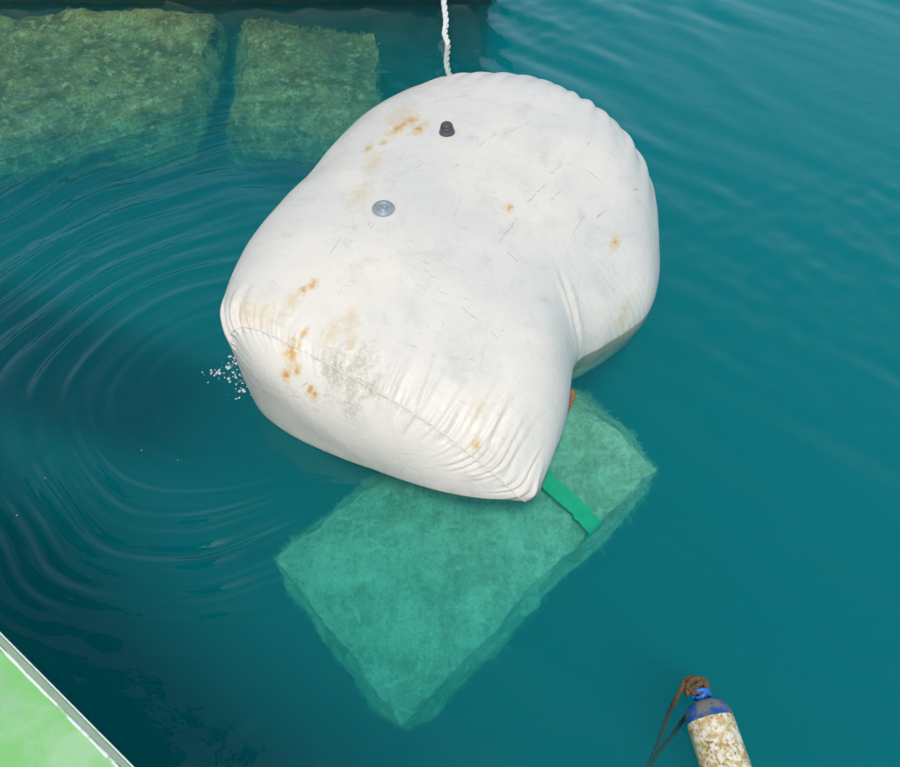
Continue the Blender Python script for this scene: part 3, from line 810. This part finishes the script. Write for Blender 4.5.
# ------------------------------------------------------------------ green boat in the lower left corner
M = Mat('green gelcoat')
a = M.noise(3.2, 6, .6, dist=.8); b = M.noise(1.6, 4)
colr = M.mix(M.step(a, .38, .66), (0.24, 0.58, 0.19), (0.36, 0.63, 0.32))
colr = M.mix(M.step(M.noise(2.2, 5, .6, co=M.scaled((1, 3.5, 1)), dist=1.2), .52, .70, 0, .55), colr, (0.36, 0.52, 0.38))
colr = M.mix(M.step(M.noise(70, 4), .70, .76, 0, .5), colr, (0.12, 0.22, 0.10))
deck_m = M.bsdf(colr, .45, normal=M.bump(M.noise(45, 3), .12, .004))
M = Mat('faded green edge')
edge_m = M.bsdf(M.mix(M.noise(9, 6, co=M.scaled((1, 1, 1))), (0.27, 0.40, 0.24), (0.40, 0.52, 0.36)), .5)
M = Mat('bare white edge')
worn = M.mix(M.step(M.noise(14, 6, .7), .36, .48), (0.36, 0.55, 0.30), (0.80, 0.81, 0.78))
bare_m = M.bsdf(worn, .5)
M = Mat('dark green hull paint')
hull_m = M.bsdf(M.mix(M.noise(3, 5), (0.012, 0.045, 0.03), (0.02, 0.07, 0.045)), .35)
boat = thing('green_boat', 'light green boat deck with worn white edge in the lower left corner', 'boat', (-1.34, 1.085, 0.55), math.atan2(-.616, .788))
XL = np.linspace(-2.6, 3.0, 120)
def strip(sec):
    """sec: list of (y, z) across; swept along the boat."""
    V = []; Fc = []; k = len(sec)
    for x in XL:
        jig = .0012 * mnoise.noise(Vector((x * 9, 0, 1)))
        V += [Vector((x, y + jig, z)) for y, z in sec]
    for i in range(len(XL) - 1):
        for j in range(k):
            Fc.append((i * k + j, i * k + (j + 1) % k, i * k + k + (j + 1) % k, i * k + k + j))
    Fc.append(tuple(range(k))); Fc.append(tuple(range((len(XL) - 1) * k, len(XL) * k)))
    return V, Fc
V, Fc = strip([(-.030, .0), (-1.75, .0), (-1.75, -.04), (-.030, -.04)])
obj('deck', V, Fc, deck_m, boat, smooth=False)
V, Fc = strip([(-.002, -.004), (-.006, .001), (-.021, .0055), (-.021, -.04), (-.002, -.04)])
obj('gunwale_strip', V, Fc, edge_m, boat, smooth=False)
pth = [Vector((x, -.0255 + .0015 * mnoise.noise(Vector((x * 14, 2, 0))), .004)) for x in np.linspace(-2.6, 3.0, 260)]
V, Fc = tube_mesh(pth, lambda t: .0048 * (1 + .55 * mnoise.noise(Vector((t * 90, 0, 0)))), 8)
obj('inner_bead', V, Fc, bare_m, boat)
pth = [Vector((x, 0, -.004)) for x in np.linspace(-2.6, 3.0, 120)]
V, Fc = tube_mesh(pth, .0024, 8)
obj('outer_bead', V, Fc, bare_m, boat)
sec = [(-.004, -.042), (-.03, -.3), (-.10, -.62), (-.4, -.95), (-.9, -1.05), (-1.35, -.95), (-1.65, -.62), (-1.72, -.3), (-1.746, -.042)]
V, Fc = strip(sec)
obj('hull', V, Fc, hull_m, boat)
imat = (Matrix.Translation((-1.34, 1.085, 0.55)) @ Matrix.Rotation(math.atan2(-.616, .788), 4, 'Z')).inverted()
aw = [imat @ Vector(p) for p in ((-4.0, 2.85, 2.1), (-1.27, 1.58, 2.1), (-1.50, .98, 2.1), (-4.2, 1.85, 2.1))]  # canopy added out of view for dark reflection and shade on the left water
V = [p + Vector((0, 0, dz)) for dz in (0, .04) for p in aw]
Fc = [(0, 1, 2, 3), (4, 5, 6, 7)] + [(i, (i + 1) % 4, 4 + (i + 1) % 4, 4 + i) for i in range(4)]
obj('added_awning', V, Fc, hull_m, boat, smooth=False)
for (x, y) in ((-.95, -.25), (-1.5, -.60), (-.25, -.20)):  # posts for the added canopy
    V, Fc = tube_mesh([Vector((x, y, 0)), Vector((x, y, .8)), Vector((x, y, 1.56))], .022, 10)
    obj('added_awning_post', V, Fc, hull_m, boat)

# ------------------------------------------------------------------ foam and splash beside the bag
M = Mat('white foam')
foam_m = M.bsdf((0.78, 0.82, 0.83), .15)
[n_ for n_ in M.t.nodes if n_.type == 'BSDF_PRINCIPLED'][0].inputs['Alpha'].default_value = .75
rf = random.Random(9)
ico = bmesh.new(); bmesh.ops.create_icosphere(ico, subdivisions=1, radius=1.0)
iv = [v.co.copy() for v in ico.verts]; ifc = [tuple(v.index for v in f.verts) for f in ico.faces]; ico.free()
parts = []
def drop(x, y, z, r):
    sx, sy, sz = r * rf.uniform(.7, 1.8), r * rf.uniform(.6, 1.3), r * rf.uniform(.4, .9)
    an = rf.uniform(0, 3.14); ca, sa = math.cos(an), math.sin(an)
    parts.append(([Vector((x + ca * v.x * sx - sa * v.y * sy, y + sa * v.x * sx + ca * v.y * sy, z + v.z * sz)) for v in iv], ifc))
for _ in range(90):
    t = rf.random()
    drop(-1.022 + .085 * t + rf.gauss(0, .024), 2.66 - .20 * t + rf.gauss(0, .030), .001 + rf.random() * .008, rf.choice((.0015, .002, .003, .0045, .008)))
for _ in range(16):
    drop(-1.085 + rf.gauss(0, .018), 2.565 + rf.gauss(0, .02), .005, rf.uniform(.002, .006))
for _ in range(6):
    drop(rf.uniform(-1.75, -.95), rf.uniform(1.75, 2.75), .004, rf.uniform(.0014, .0034))
V, Fc = join(*parts)
tag(obj('splash_foam', V, Fc, foam_m), 'small white splash drops and bubbles beside the bag', kind='stuff')
